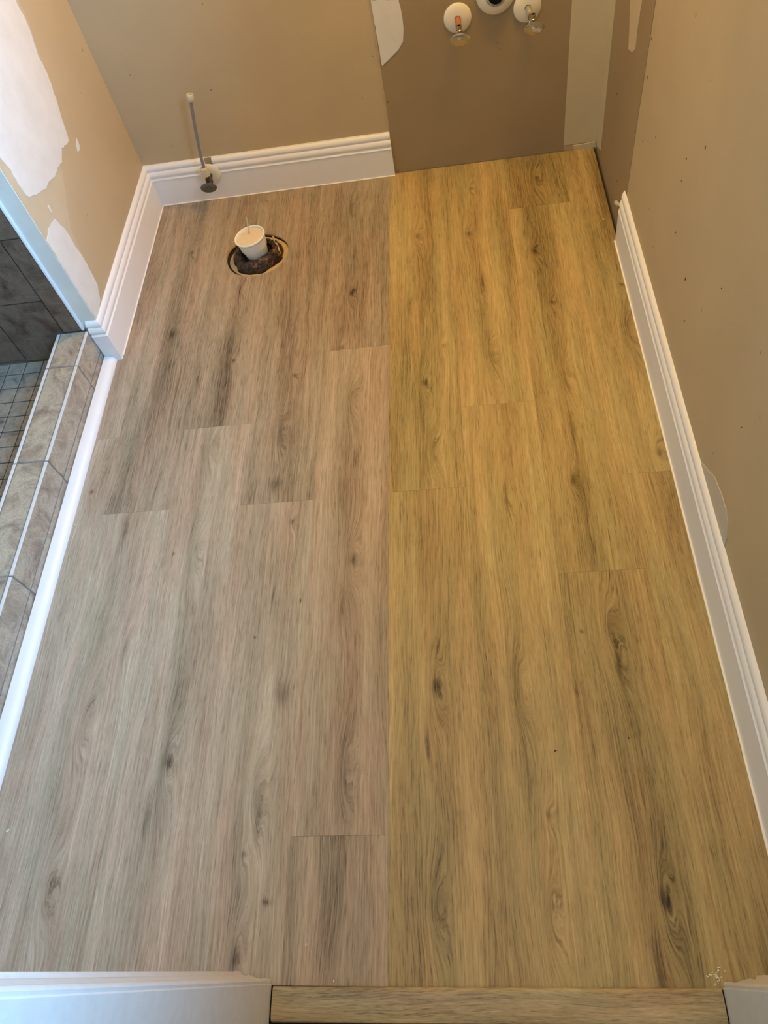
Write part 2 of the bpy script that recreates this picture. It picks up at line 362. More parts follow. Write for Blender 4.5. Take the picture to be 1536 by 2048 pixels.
def lathe(name, prof, mat, parent=None, loc=None, rot=None, n=32, sy=1.0, wob=None, smooth=True, hexn=None):
    """prof: (r, z) along +z; closed when the first and last point coincide"""
    bm = bmesh.new(); n = hexn or n
    closed = prof[0] == prof[-1]
    pr = prof[:-1] if closed else prof
    rings = []
    for r, z in pr:
        if r < 1e-6: rings.append([bm.verts.new((0, 0, z))]); continue
        ring = []
        for k in range(n):
            a = 2*math.pi*k/n
            dr = dz = 0.0
            if wob: dr, dz = wob(a, r, z)
            ring.append(bm.verts.new(((r+dr)*math.cos(a), (r+dr)*sy*math.sin(a), z+dz)))
        rings.append(ring)
    pairs = [(rings[k], rings[k+1]) for k in range(len(rings)-1)] + ([(rings[-1], rings[0])] if closed else [])
    for a, c in pairs:
        for k in range(n):
            q = [a[k % len(a)], a[(k+1) % n % len(a)], c[(k+1) % n % len(c)], c[k % len(c)]]
            u = []
            for v in q:
                if v not in u: u.append(v)
            if len(u) >= 3: bm.faces.new(u)
    return link(name, done(bm, name, smooth), mat, parent, loc, rot)
def sweep(name, prof, pts, mat, parent=None, smooth=True, capped=True):
    """extrude a closed profile of 3D offsets along straight stations: pts = list of functions profile->3D"""
    bm = bmesh.new(); rings = []
    for fn in pts: rings.append([bm.verts.new(fn(*p)) for p in prof])
    n = len(prof)
    for a, c in zip(rings, rings[1:]):
        for k in range(n): bm.faces.new((a[k], a[(k+1) % n], c[(k+1) % n], c[k]))
    if capped: bm.faces.new(rings[0]); bm.faces.new(list(reversed(rings[-1])))
    return link(name, done(bm, name, smooth), mat, parent)
def tube(name, path, r, mat, parent=None, n=14, cap=True):
    bm = bmesh.new(); rings = []
    P = [Vector(p) for p in path]
    up = Vector((0.3, 0.2, 1)).normalized()
    for i, p in enumerate(P):
        d = (P[min(i+1, len(P)-1)] - P[max(i-1, 0)]).normalized()
        u = d.cross(up if abs(d.dot(up)) < 0.95 else Vector((1, 0, 0))).normalized(); v = d.cross(u)
        rr = r[i] if isinstance(r, (list, tuple)) else r
        rings.append([bm.verts.new(p + (u*math.cos(2*math.pi*k/n) + v*math.sin(2*math.pi*k/n))*rr) for k in range(n)])
    for a, c in zip(rings, rings[1:]):
        for k in range(n): bm.faces.new((a[k], a[(k+1) % n], c[(k+1) % n], c[k]))
    if cap: bm.faces.new(rings[0]); bm.faces.new(rings[-1])
    return link(name, done(bm, name, True), mat, parent)
def rough_outline(pts, step=0.012, amp=0.003, seed=0):
    rn = random.Random(seed); out = []
    for k, (a, b) in enumerate(pts):
        c, d = pts[(k+1) % len(pts)]
        L = math.hypot(c-a, d-b); m = max(1, int(L/step))
        for j in range(m):
            t_ = j/m
            out.append((a+(c-a)*t_+rn.uniform(-amp, amp), b+(d-b)*t_+rn.uniform(-amp, amp)))
    return out
def plate(name, pts, axis, v0, v1, mat, parent):
    """flat patch with thickness: pts in the two remaining axes, from v0 to v1 along axis"""
    bm = bmesh.new()
    def P(a, b, v):
        q = [a, b]; q.insert(axis, v); return tuple(q)
    lo = [bm.verts.new(P(a, b, v0)) for a, b in pts]; hi = [bm.verts.new(P(a, b, v1)) for a, b in pts]
    for tri in tessellate_polygon([[Vector((a, b, 0)) for a, b in pts]]):
        bm.faces.new([lo[i] for i in tri]); bm.faces.new([hi[i] for i in tri])
    n = len(pts)
    for k in range(n): bm.faces.new((lo[k], lo[(k+1) % n], hi[(k+1) % n], hi[k]))
    return link(name, done(bm, name), mat, parent)

# ------------------------------------------------------------------ room shell
XL, XR = -0.785, 0.654            # left wall of the toilet place, right wall
YF, YH = -2.2125, -2.330          # bathroom and hall faces of the front wall
XS = -1.78                        # far side of the shower
H = 2.44
WB = structure(box('wall_back', XS-0.1, XR+0.12, 0.0, 0.12, -0.05, H, PAINT))
WL = structure(box('wall_left', XS-0.1, XL, -0.700, -0.0005, -0.05, H, PAINT))
structure(box('wall_shower', XS-0.1, XS, -2.2125, -0.7005, -0.05, H, PAINT))
structure(box('ceiling', XS-0.1, XR+0.12, -2.33, 0.12, H, H+0.08, CEIL))
# right wall with a window opening high up beside the door
WR = empty('wall_right', (0, 0, 0)); structure(WR)
wy0, wy1, wz0, wz1 = -2.02, -1.22, 1.22, 2.02
bm = box_bm(XR, XR+0.12, YH, -0.0005, -0.05, wz0)
box_bm(XR, XR+0.12, YH, -0.0005, wz1, H, bm=bm)
box_bm(XR, XR+0.12, YH, wy0, wz0, wz1, bm=bm)
box_bm(XR, XR+0.12, wy1, -0.0005, wz0, wz1, bm=bm)
link('drywall', done(bm, 'drywall'), PAINT, WR)
WN = empty('window_1', (XR+0.06, -1.62, wz0)); structure(WN)
def wbox(name, y0, y1, z0, z1, x0=XR-0.012, x1=XR+0.03):
    o = box(name, x0-(XR+0.06), x1-(XR+0.06), y0+1.62, y1+1.62, z0-wz0, z1-wz0, WHITE, WN, 0.003); return o
wbox('window_frame', wy0-0.06, wy0, wz0-0.06, wz1+0.06); wbox('window_frame', wy1, wy1+0.06, wz0-0.06, wz1+0.06)
wbox('window_frame', wy0, wy1, wz1, wz1+0.06); wbox('window_sill', wy0, wy1, wz0-0.06, wz0)
# front wall: left part, right part and header around the doorway
XJL, XJR = -0.1945, 0.5215
WF = empty('wall_front', (0, 0, 0)); structure(WF)
bm = box_bm(XS-0.1, XJL-0.02, YH, YF, -0.05, H); box_bm(XJR+0.02, XR-0.0005, YH, YF, -0.05, H, bm=bm)
box_bm(XJL-0.02, XJR+0.02, YH, YF, 2.07, H, bm=bm)
link('drywall', done(bm, 'drywall'), PAINT, WF)
# door opening: jambs and moulded casings, ending a little ragged at the floor
DR = empty('door_1', (0.16, YF, 0)); structure(DR)
def casing(side):
    xe = XJL if side < 0 else XJR; s = side
    prof = [(0.000, 0.0), (0.000, 0.005), (0.004, 0.0085), (0.010, 0.009), (0.014, 0.0075), (0.020, 0.008), (0.034, 0.0125), (0.040, 0.0130), (0.043, 0.0115), (0.047, 0.0120),
            (0.053, 0.0175), (0.060, 0.0180), (0.062, 0.016), (0.062, 0.0)]
    rn = random.Random(5+side)
    stations = []
    for z in (0.001, 0.006, 0.012, 0.03, 0.06, 0.12, 0.3, 0.8, 1.4, 2.06):
        j = 0.0009 if z < 0.1 else 0.0003
        jit = [(rn.uniform(-j, j), rn.uniform(-j, j)) for _ in prof]
        def fn(d, h, z=z, jit=jit):
            k = prof.index((d, h)); a, b = jit[k]
            return (xe + s*(d+0.002+a) - 0.16, max(0.0, h+b), z)
        stations.append(fn)
    sweep('casing', prof, stations, DOORWHITE, DR)
    x0, x1 = (xe-0.0195, xe) if side < 0 else (xe, xe+0.0195)
    box('jamb', x0-0.16, x1-0.16, YH-0.008-YF, 0.0015, 0.001, 2.05, DOORWHITE, DR, 0.0015)
casing(-1); casing(1)
box('head_jamb', XJL-0.16, XJR-0.16, YH-YF, 0.0015, 2.05, 2.069, DOORWHITE, DR, 0.0015)
# paint flakes and splinters at the feet of the casings
FLAKE = simple('paint_flake', lin(240, 232, 212), 0.5)
def chip_mesh(seed, s):
    rn = random.Random(seed); bm = bmesh.new()
    box_bm(-s, s, -s*0.35, s*0.35, 0, s*0.3, bm=bm)
    for v in bm.verts: v.co += Vector((rn.uniform(-.3, .3)*s, rn.uniform(-.3, .3)*s, rn.uniform(0, .25)*s))
    return done(bm, 'paint_chip')

# ------------------------------------------------------------------ paint zones, patches and marks on the walls
plate('bare_panel', rough_outline([(0.0185, 0.0008), (0.553, 0.0008), (0.5515, 0.1), (0.5505, 0.6), (0.549, 0.95), (0.0175, 0.95), (0.0195, 0.4)], 0.05, 0.0004, 3), 1, -0.0012, 0.001, BARE, WB)
plate('cream_strip', [(0.5520, 0.019), (0.6535, 0.021), (0.6535, 0.95), (0.5485, 0.95), (0.550, 0.3)], 1, -0.0022, 0.001, CREAM, WB)
plate('joint_compound', rough_outline(PATCH_C+[(0.0195, 0.56)][:0], 0.01, 0.001, 4), 1, -0.0026, 0.001, MUD, WB)
plate('joint_compound', rough_outline([(0.0195, 0.5026), (0.0922, 0.492), (0.088, 0.62), (0.07, 0.80), (0.0195, 0.82)], 0.01, 0.001, 14), 1, -0.0025, 0.001, MUD, WB)
plate('caulk_bead', rough_outline(CAULK, 0.006, 0.0006, 5), 1, -0.0050, 0.001, CREAM, WB)
# ridge of torn paint along the edge of the bare panel
plate('paint_edge', rough_outline([(0.0155, 0.139), (0.0195, 0.139), (0.0195, 0.95), (0.0160, 0.95)], 0.012, 0.0007, 6), 1, -0.0017, 0.001, simple('torn_paint', lin(190, 170, 128), 0.6), WB)
# left wall
plate('skim_coat', rough_outline([(-0.6999, 0.139), (-0.632, 0.1395), (-0.60, 0.20), (-0.575, 0.33), (-0.50, 0.40), (-0.455, 0.437), (-0.32, 0.52), (-0.26, 0.68), (-0.24, 0.95), (-0.6995, 0.95)], 0.02, 0.003, 8), 0, XL-0.001, XL+0.0008, SKIM, WL)
pa = [p for p in PATCH_A]
pa = pa[1:] + [(-0.6808, 0.95), (-0.262, 0.95)]
plate('joint_compound', rough_outline(pa, 0.009, 0.0022, 9), 0, XL-0.001, XL+0.0018, MUD, WL)
plate('joint_compound', rough_outline([(-0.6998, q[1]) if q[0] < -0.68 else q for q in PATCH_B], 0.009, 0.0014, 10), 0, XL-0.001, XL+0.0018, MUD, WL)
plate('joint_compound', rough_outline(CHIP1, 0.006, 0.0008, 11), 0, XL-0.001, XL+0.0012, MUD, WL)
plate('joint_compound', rough_outline(CHIP2, 0.006, 0.0008, 12), 0, XL-0.001, XL+0.0018, MUD, WL)
# end of the left wall beside the shower: white painted strip with a corner bead
box('painted_return', -0.829, XL+0.0005, -0.7030, -0.6995, 0.1, 2.43, MUD, WL)
box('corner_bead', -0.8345, -0.829, -0.7115, -0.6995, 0.113, 2.43, WHITE, WL, 0.001)
# right wall
plate('cream_strip', [(-0.0005, 0.018), (-0.020, 0.012), (-0.0760, 0.034), (-0.0560, 0.43), (-0.045, 0.95), (-0.0005, 0.95)], 0, XR-0.0018, XR+0.001, CREAM, WR)
plate('bare_panel', rough_outline([(-0.0010, 0.0008), (-0.449, 0.0008), (-0.4475, 0.3), (-0.449, 0.95), (-0.0010, 0.95)], 0.04, 0.0005, 13), 0, XR-0.0011, XR+0.001, BARE, WR)
plate('joint_compound', rough_outline([(-0.2214, 0.56)]+PATCH_D[0:1]+PATCH_D[-1:]+PATCH_D[-2:-6:-1]+[(-0.3371, 0.56), (-0.345, 0.8), (-0.24, 0.8)], 0.01, 0.0012, 15), 0, XR-0.0018, XR+0.001, SKIM, WR)
plate('joint_compound', rough_outline([(-1.3276, 0.1375)]+PATCH_E, 0.01, 0.0014, 16), 0, XR-0.0014, XR+0.001, simple('pale_patch', lin(198, 188, 170), 0.6, var=0.05, scale=40), WR)
# marks: nail holes and gouges as small dark dents
def dent(a, b, axis, v, w, h, parent, ang=0.0):
    w, h = w*0.85, h*0.7
    sgn = -1
    pts = [(a+math.cos(q)*w*math.cos(ang)-math.sin(q)*h*math.sin(ang), b+math.cos(q)*w*math.sin(ang)+math.sin(q)*h*math.cos(ang)) for q in [k*math.pi/4 for k in range(8)]]
    plate('nail_hole', pts, axis, v-0.0005, v+0.001, BLACKBROWN, parent)
BLACKBROWN = simple('dark_dent', lin(92, 68, 42), 0.8)
for a, b, w, h in ((0.0298, 0.0086, .0028, .0028), (0.0432, 0.0752, .0014, .0014), (0.1268, 0.1206, .001, .001), (0.3587, 0.3321, .0012, .004), (0.3519, 0.3488, .0012, .0035), (0.2, 0.095, .001, .001), (0.024, 0.055, .003, .0014), (0.33, 0.075, .001, .0015)):
    dent(a, b, 1, -0.0014, w, h, WB)
for a, b, w, h in ((0.0011, 0.362, .0014, .0014), (-0.0463, 0.253, .001, .0024), (-0.7024, 0.4117, .0014, .0014), (-0.4844, 0.3376, .002, .002)):
    dent(a, b, 1, -0.0003, w, h, WB)
for a, b, w, h, g in ((-0.8496, 0.4934, .0018, .004, .3), (-0.936, 0.57, .0018, .0045, -.3), (-0.9982, 0.3257, .002, .008, .2), (-1.1731, 0.4533, .001, .002, 0), (-0.8484, 0.4453, .001, .0035, .1), (-0.4752, 0.4553, .001, .006, 0), (-0.883, 0.3499, .001, .005, .4), (-0.52, 0.33, .001, .003, 0), (-0.46, 0.53, .0014, .005, 0), (-0.62, 0.40, .001, .004, .2), (-1.05, 0.26, .001, .006, .3), (-1.41, 0.36, .001, .003, .5)):
    dent(a, b, 0, XR-0.0003, w, h, WR, g)
for a, b, w, h in ((-0.28, 0.19, .001, .003), (-0.20, 0.27, .001, .0035), (-0.33, 0.10, .0015, .003), (-0.30, 0.36, .001, .0018), (-0.15, 0.30, .0013, .0013)):
    dent(a, b, 0, XR-0.0013, w, h, WR)

# ------------------------------------------------------------------ floor
FL = structure(box('floor', XS-0.1, XR+0.12, YH+0.06, 0.12, -0.06, -0.0125, SUBFLOOR))
W = 0.18
BORE = (-0.411, -0.327, 0.0975)    # the round cut-out for the toilet flange
cols = {-5: [-2.225, -1.005], -4: [-1.246], -3: [-2.2185, -0.9985], -2: [-1.249], -1: [-1.985, -0.769], 0: [-1.245], 1: [-2.227, -1.007], 2: [-1.483, -0.257], 3: [-1.244]}
brights = {(-5, 0): 0.06, (-4, 0): 0.10, (-4, 1): -0.07, (-3, 0): 0.08, (-3, 1): -0.08, (-2, 0): 0.10, (-2, 1): -0.08, (-1, 0): -0.05, (-1, 1): 0.03, (-1, 2): -0.08,  # plank tone offsets; also paint in light falloff, mostly darker toward the back wall
           (0, 0): -0.02, (0, 1): -0.02, (1, 0): 0.02, (1, 1): 0.0, (2, 0): -0.05, (2, 1): -0.02, (2, 2): -0.13, (3, 0): -0.04, (3, 1): -0.04}
Y0 = -2.2140
idx = 0
cut_bm = bmesh.new()
bmesh.ops.create_cone(cut_bm, cap_ends=True, segments=56, radius1=BORE[2], radius2=BORE[2], depth=0.1, matrix=Matrix.Translation((BORE[0], BORE[1], 0)))
rn = random.Random(2)
for v in cut_bm.verts:
    q = 1 + 0.012*math.sin(5*math.atan2(v.co.y-BORE[1], v.co.x-BORE[0])) + rn.uniform(-.004, .004)
    v.co.x = BORE[0] + (v.co.x-BORE[0])*q; v.co.y = BORE[1] + (v.co.y-BORE[1])*q
cutter = link('cutter', done(cut_bm, 'cutter'), CORE)
for k in sorted(cols):
    ys = sorted([Y0] + [y for y in cols[k] if Y0+0.03 < y < -0.03] + [-0.0025])
    for j, (ya, yb) in enumerate(zip(ys, ys[1:])):
        x0, x1 = k*W+0.00005, (k+1)*W-0.00005
        if k == -5: x0 = -0.806; 
        if k == 3: x1 = 0.6450
        idx += 1
        g = 0.00012
        tint = (1.06, 0.955, 0.62) if k >= 0 else (1.0, 0.965, 1.01)  # warm right, neutral left: plank tone plus the warm/cool light split painted in
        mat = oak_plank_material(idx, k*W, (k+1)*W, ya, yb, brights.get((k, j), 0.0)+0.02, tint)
        ye = yb-g
        bm = bmesh.new()
        if k == -5 and j == len(ys)-2:
            # notched round the end of the left wall
            xn = XL+0.001; yn = -0.702
            pts = [(x0, ya+g), (x1, ya+g), (x1, ye), (xn, ye), (xn, yn), (x0, yn)]
            lo = [bm.verts.new((a, b, -0.0055)) for a, b in pts]; hi = [bm.verts.new((a, b, 0.0)) for a, b in pts]
            bm.faces.new(lo); bm.faces.new(hi)
            for q in range(6): bm.faces.new((lo[q], lo[(q+1) % 6], hi[(q+1) % 6], hi[q]))
        else:
            box_bm(x0, x1, ya+g, ye, -0.0055, 0.0, 0.00018, 1, bm)
        o = link('plank', done(bm, 'plank'), mat, FL)
        if k in (-3, -2) and yb > -0.01:
            o.data.materials.append(CORE)
            md = o.modifiers.new('bore', 'BOOLEAN'); md.operation = 'DIFFERENCE'; md.object = cutter; md.solver = 'EXACT'
            try: md.material_mode = 'TRANSFER'
            except Exception: pass
            bpy.context.view_layer.update()
            dg = bpy.context.evaluated_depsgraph_get()
            me = bpy.data.meshes.new_from_object(o.evaluated_get(dg))
            o.modifiers.clear(); o.data = me
bpy.data.objects.remove(cutter, do_unlink=True)
# underlayment below the planks; stops short of the bored hole and of the right wall
bm = bmesh.new()
for (a, b_, c_, d) in ((-0.806, -0.52, Y0, -0.70), (-0.52, 0.640, Y0, -0.44), (-0.784, -0.52, -0.70, -0.004), (-0.30, 0.640, -0.44, -0.004), (-0.52, -0.30, -0.215, -0.004)):
    box_bm(a, b_, c_, d, -0.0125, -0.0057, bm=bm)
link('underlayment', done(bm, 'underlayment'), CORE, FL)
# hall floor beyond the threshold
structure(box('floor', -1.6, 1.6, -4.2, -2.2718, -0.05, 0.0, CARPET))

# threshold strip: rounded oak moulding between the jambs
TH = [(-0.0005, -0.0055), (0.0, 0.0030), (-0.0015, 0.0052), (-0.0050, 0.0066), (-0.014, 0.0074), (-0.030, 0.0072), (-0.042, 0.0058), (-0.048, 0.0030), (-0.050, -0.0055)]
def th_fn(x):
    yb = -2.2147 + 0.0032*(x+0.1935)/0.717
    return lambda d, h: (x, yb+d, h)
tag(sweep('threshold', TH, [th_fn(-0.1912), th_fn(0.16), th_fn(0.5190)], threshold_material()), 'oak grain threshold strip lying across the doorway at the bottom edge', 'threshold')

# ------------------------------------------------------------------ baseboards
BP = [(0, 0), (0.0150, 0), (0.0150, 0.0022), (0.0140, 0.0026), (0.0140, 0.0880), (0.0152, 0.0895), (0.0152, 0.0920), (0.0132, 0.0935), (0.0118, 0.0965), (0.0128, 0.1000), (0.0142, 0.1040),
      (0.0140, 0.1080), (0.0122, 0.1130), (0.0100, 0.1165), (0.0085, 0.1180), (0.0085, 0.1200), (0.0096, 0.1220), (0.0096, 0.1270), (0.0080, 0.1320), (0.0045, 0.1365), (0, 0.1380)]
def base_run(name, stations, label=None):
    o = sweep(name, BP, stations, WHITE); structure(o); return o
# back wall: two runs, because the board is notched over the supply pipe
xa, xb = XL, 0.0180
def back_fn(x, mitre=0): return lambda d, h: (x + mitre*d, -0.0004-d, h)
bb = sweep('baseboard_back', BP, [back_fn(xa, 1), back_fn(-0.5745-0.006)], WHITE)
structure(bb)
sweep('board', BP, [back_fn(-0.5560), back_fn(xb)], WHITE, bb)
LOWP = [(d, h) for d, h in BP if h <= 0.1181]; LOWP[-1] = (0, 0.1120); LOWP[-2] = (0.0105, 0.1120)
LOWP = [(0, 0), (0.0150, 0), (0.0150, 0.0022), (0.0140, 0.0026), (0.0140, 0.0880), (0.0152, 0.0895), (0.0152, 0.0920), (0.0132, 0.0935), (0.0118, 0.0965), (0, 0.0990)]
sweep('board', LOWP, [back_fn(-0.5805), back_fn(-0.5560)], WHITE, bb)
# left wall run, mitred into the back run, and its short return round the wall end
def left_fn(y, m): return lambda d, h: (XL+0.0004+d, y - m*d, h)
bl = sweep('baseboard_left', BP, [left_fn(-0.0004, 1), left_fn(-0.7034, 1)], WHITE); structure(bl)
def ret_fn(x, m): return lambda d, h: (x + m*d, -0.7034-d, h)
RP = [(d, h) for d, h in BP]
def ret_end(d, h):   # cut along the shower curb
    x = -0.8285 if h > 0.113 else -0.8150
    return (x, -0.7034-d, h)
sweep('board', RP, [lambda d, h: (XL+0.0004+d, -0.7034-d, h), lambda d, h: (-0.8150 if h < 0.02 else -0.8160, -0.7034-d, h)], WHITE, bl)
# right wall run; far end sawn off at a slant
def right_fn(y, s): return lambda d, h: (XR-0.0004-d, y + s*h + (0.0150-d)*0.9*(1 if s else 0), h)
br = sweep('baseboard_right', BP, [right_fn(-0.4540, 0.10), right_fn(YF+0.020, 0)], WHITE); structure(br)
# thin caulk lines
cb = lambda nm, x0, x1, y0, y1, z0, z1, p: box(nm, x0, x1, y0, y1, z0, z1, CAULK_M, p, 0.0004)
cb('caulk_line', XL+0.014, 0.018, -0.0172, -0.0140, 0.0001, 0.0022, bb)
cb('caulk_line', XL+0.0142, XL+0.0172, -0.7034, -0.014, 0.0001, 0.0022, bl)
cb('caulk_line', XR-0.0180, XR-0.0148, YF+0.02, -0.455, 0.0001, 0.0022, br)
cb('caulk_line', XL+0.0003, 0.018, -0.0024, -0.0001, 0.1372, 0.1395, bb)
# a curl of wall paper and old glue where the board was cut off
tube('paper_curl', [(XR-0.002, -0.372, 0.060), (XR-0.008, -0.378, 0.068), (XR-0.010, -0.388, 0.074), (XR-0.007, -0.397, 0.076), (XR-0.002, -0.402, 0.074)], [0.003, 0.005, 0.006, 0.005, 0.003], CREAM, WR)
tube('paper_curl', [(XR-0.001, -0.400, 0.068), (XR-0.002, -0.410, 0.045), (XR-0.001, -0.418, 0.028)], [0.0018, 0.0024, 0.001], SUBFLOOR, WR)

# shoe moulding along the shower curb
SP = [(0, 0), (0.031, 0), (0.0308, 0.004), (0.029, 0.009), (0.025, 0.0135), (0.0195, 0.0165), (0.012, 0.0180), (0, 0.0185)]
tr = sweep('trim_1', SP, [lambda d, h, y=y: (-0.8155+d, y, h+0.0001) for y in (-0.7190, -1.4, YF+0.0005)], WHITE); structure(tr)

# ------------------------------------------------------------------ shower: curb, tiled end wall, mosaic floor
XC0, XC1, ZC = -0.909, -0.8175, 0.112
CU = empty('shower_curb', (-0.86, -0.712, 0))
tag(CU, 'low shower curb clad in light stone-look tiles along the left edge of the floor', 'curb')
def cpart(name, x0, x1, y0, y1, z0, z1, mat, bev=0.0, seg=1):
    return link(name, done(box_bm(x0+0.86, x1+0.86, y0+0.712, y1+0.712, z0, z1, bev, seg), name), mat, CU)
cpart('grout', XC0+0.003, XC1-0.0015, YF+0.001, -0.7120, 0.001, ZC-0.0016, GROUT)
joints = [-0.7125, -0.8410, -1.1530, -1.4650, -1.7770, -2.0890, YF+0.001]
rn = random.Random(12)
for ya, yb in zip(joints, joints[1:]):
    a, b = yb+0.0016, ya-0.0016
    dz = rn.uniform(-0.0004, 0.0006)
    cpart('top_tile', XC0+0.0115, XC1-0.0115, a, b, ZC-0.009, ZC+dz, STONE_LIGHT, 0.0012, 2)
    cpart('face_tile', XC1-0.0085, XC1, a, b, 0.0385, ZC-0.0022+dz, STONE_LIGHT, 0.0010, 2)
    cpart('tile_edge', XC1-0.0083, XC1-0.0006, a, b, ZC-0.0030, ZC-0.0004+dz, TILE_EDGE, 0.0006)
    cpart('base_tile', XC1-0.0085, XC1-0.0006, a, b, 0.0010, 0.0360, STONE_LIGHT, 0.0010, 2)
    cpart('inner_tile', XC0, XC0+0.0085, a, b, 0.024, ZC-0.0022+dz, STONE_LIGHT, 0.0010, 2)
    cpart('tile_edge', XC0+0.0004, XC0+0.0083, a, b, ZC-0.0030, ZC-0.0004+dz, TILE_EDGE, 0.0006)

# tiled shower end wall (faces the doorway), tiles standing upright in offset columns
SW = structure(box('wall_tile', XS+0.001, -0.8350, -0.7065, -0.7005, 0.0225, 2.43, GROUT))
SW.name = 'wall_shower_end'
colx = [-0.8352, -0.8890, -1.0495, -1.2100, -1.3705, -1.5310, -1.6915, XS+0.002]
off = [0.4140, 0.2260, 0.3600, 0.2260, 0.4140, 0.2260, 0.4140]
for c in range(len(colx)-1):
    x1, x0 = colx[c]-0.0014, colx[c+1]+0.0014
    z = off[c] - 0.330*3
    while z < 2.43:
        za, zb = max(z, 0.024)+0.0014, min(z+0.330, 2.429)-0.0014
        if zb-za > 0.02:
            if c == 0 and za < 0.12: za = 0.1145
            if zb-za > 0.02: box('wall_tile', x0, x1, -0.7120, -0.7045, za, zb, STONE_DARK, SW, 0.0010, 2)
        z += 0.330
box('tile_edge', -0.8352, -0.8330, -0.7122, -0.7035, 0.1145, 2.42, TILE_EDGE, SW, 0.0006)

# shower floor: 2-inch mosaic
PAN = empty('shower_floor', (-1.3, -1.4, 0.0)); tag(PAN, 'shower floor of small square stone-look mosaic tiles with dark joints', 'shower floor')
def ppart(name, x0, x1, y0, y1, z0, z1, mat, bev=0.0):
    return link(name, done(box_bm(x0+1.3, x1+1.3, y0+1.4, y1+1.4, z0, z1, bev), name), mat, PAN)
ppart('grout', XS+0.001, XC0-0.0005, YF+0.001, -0.7125, 0.0005, 0.0205, GROUT_DARK)
px_ = 0.0522; far = bmesh.new()
cx0 = -1.0000 + px_
protos = {}
xi = 0
x1 = XC0-0.0008
xs = [cx0 - px_*k for k in range(0, 18)]
ys_ = [-0.7040 - 0.0530*k for k in range(0, 30)]
for i, xt in enumerate(xs):
    for j, yt in enumerate(ys_):
        xa_, xb_ = xt-px_+0.0013, xt-0.0013
        ya_, yb_ = yt-0.0530+0.0013, min(yt, -0.7128)-0.0013
        if xa_ < XS+0.004: xa_ = XS+0.004
        if xb_-xa_ < 0.01 or ya_ < YF+0.003: continue
        if i < 5 and j < 13:
            ppart('mosaic_tile', xa_, xb_, ya_, yb_, 0.015, 0.0220, STONE_PAN, 0.0010)
        else:
            box_bm(xa_+1.3, xb_+1.3, ya_+1.4, yb_+1.4, 0.015, 0.0220, bm=far)
for j, yt in enumerate(ys_):    # cut row along the curb
    ya_, yb_ = yt-0.0530+0.0013, min(yt, -0.7128)-0.0013
    if ya_ < YF+0.003: continue
    if j < 13: ppart('mosaic_tile', cx0+0.0013, XC0-0.0020, ya_, yb_, 0.015, 0.0220, STONE_PAN, 0.0010)
    else: box_bm(cx0+0.0013+1.3, XC0-0.0020+1.3, ya_+1.4, yb_+1.4, 0.015, 0.0220, bm=far)
fo = link('mosaic_field', done(far, 'mosaic_field'), STONE_PAN, PAN); fo['kind'] = 'stuff'

# ------------------------------------------------------------------ toilet flange, wax ring, plugged drain
FX, FY = -0.410, -0.331
FLG = empty('toilet_flange', (FX, FY, -0.0125)); tag(FLG, 'open toilet drain in the floor with dark old wax ring around it', 'drain')
rn = random.Random(21)
ph = [rn.uniform(0, 6.28) for _ in range(8)]
def wob_wax(a, r, z):
    w = 0.0030*math.sin(3*a+ph[0]) + 0.0022*math.sin(7*a+ph[1]) + 0.0014*math.sin(13*a+ph[2]+z*300)
    wz = 0.0028*math.sin(2*a+ph[3]) + 0.0016*math.sin(9*a+ph[4]+r*200) + 0.0010*math.sin(17*a+ph[5])
    return w, wz if z > 0.004 else 0.0
lathe('wax_ring', [(0.046, 0.004), (0.044, 0.020), (0.0475, 0.031), (0.055, 0.0365), (0.063, 0.035), (0.068, 0.029), (0.072, 0.0225), (0.0755, 0.016), (0.0785, 0.008), (0.079, 0.002), (0.046, 0.004)], WAX, FLG, (0, 0, 0), n=96, wob=wob_wax)
lathe('flange_plate', [(0.050, 0.0005), (0.0925, 0.0005), (0.0930, 0.0045), (0.0900, 0.0060), (0.050, 0.0060), (0.050, 0.0005)], CORE, FLG, (0.0045, 0.002, 0), n=64,
      wob=lambda a, r, z: (0.002*math.sin(4*a+1) if r > .08 else 0, 0))
lathe('drain_pipe', [(0.0425, 0.0005), (0.0425, 0.026), (0.040, 0.0265), (0.0385, 0.024), (0.0385, 0.0008), (0.0425, 0.0005)], BLACK, FLG, (0, 0, 0), n=48)
lathe('closet_bolt', [(0, 0.0), (0.0032, 0.0), (0.0032, 0.034), (0.0025, 0.036), (0, 0.036)], DARKCHROME, FLG, (0.064, 0.030, 0.004), (R(8), R(-4), 0), n=12)
tube('wood_splinter', [(0.050, 0.052, 0.034), (0.058, 0.030, 0.031), (0.068, 0.004, 0.026), (0.074, -0.016, 0.020)], [0.0032, 0.0042, 0.0046, 0.0030], CORE, FLG, 10)
# foam cup filled with cream foam, pushed into the pipe
CUP = empty('foam_cup', (FX+0.004, FY-0.005, 0.0065), (R(1.0), R(-5.0), 0)); tag(CUP, 'white foam cup plugging the toilet drain with a clear straw in it', 'cup')
lathe('cup_body', [(0, 0.0), (0.0315, 0.0), (0.0335, 0.002), (0.0375, 0.030), (0.0400, 0.0315), (0.0408, 0.034), (0.0428, 0.052), (0.0445, 0.064), (0.0468, 0.0655), (0.0478, 0.068), (0.0470, 0.0705), (0.0452, 0.0712), (0.0436, 0.0700), (0.0418, 0.060), (0.0410, 0.055), (0, 0.054)], FOAM, CUP, n=64)
lathe('foam_fill', [(0, 0.0655), (0.012, 0.0650), (0.025, 0.0662), (0.036, 0.0658), (0.0424, 0.0645), (0.0415, 0.0600), (0, 0.0600)], CREAMSTUFF, CUP, n=64, wob=lambda a, r, z: (0, 0.0006*math.sin(5*a+r*300) if z > .063 and r < 0.04 else 0))
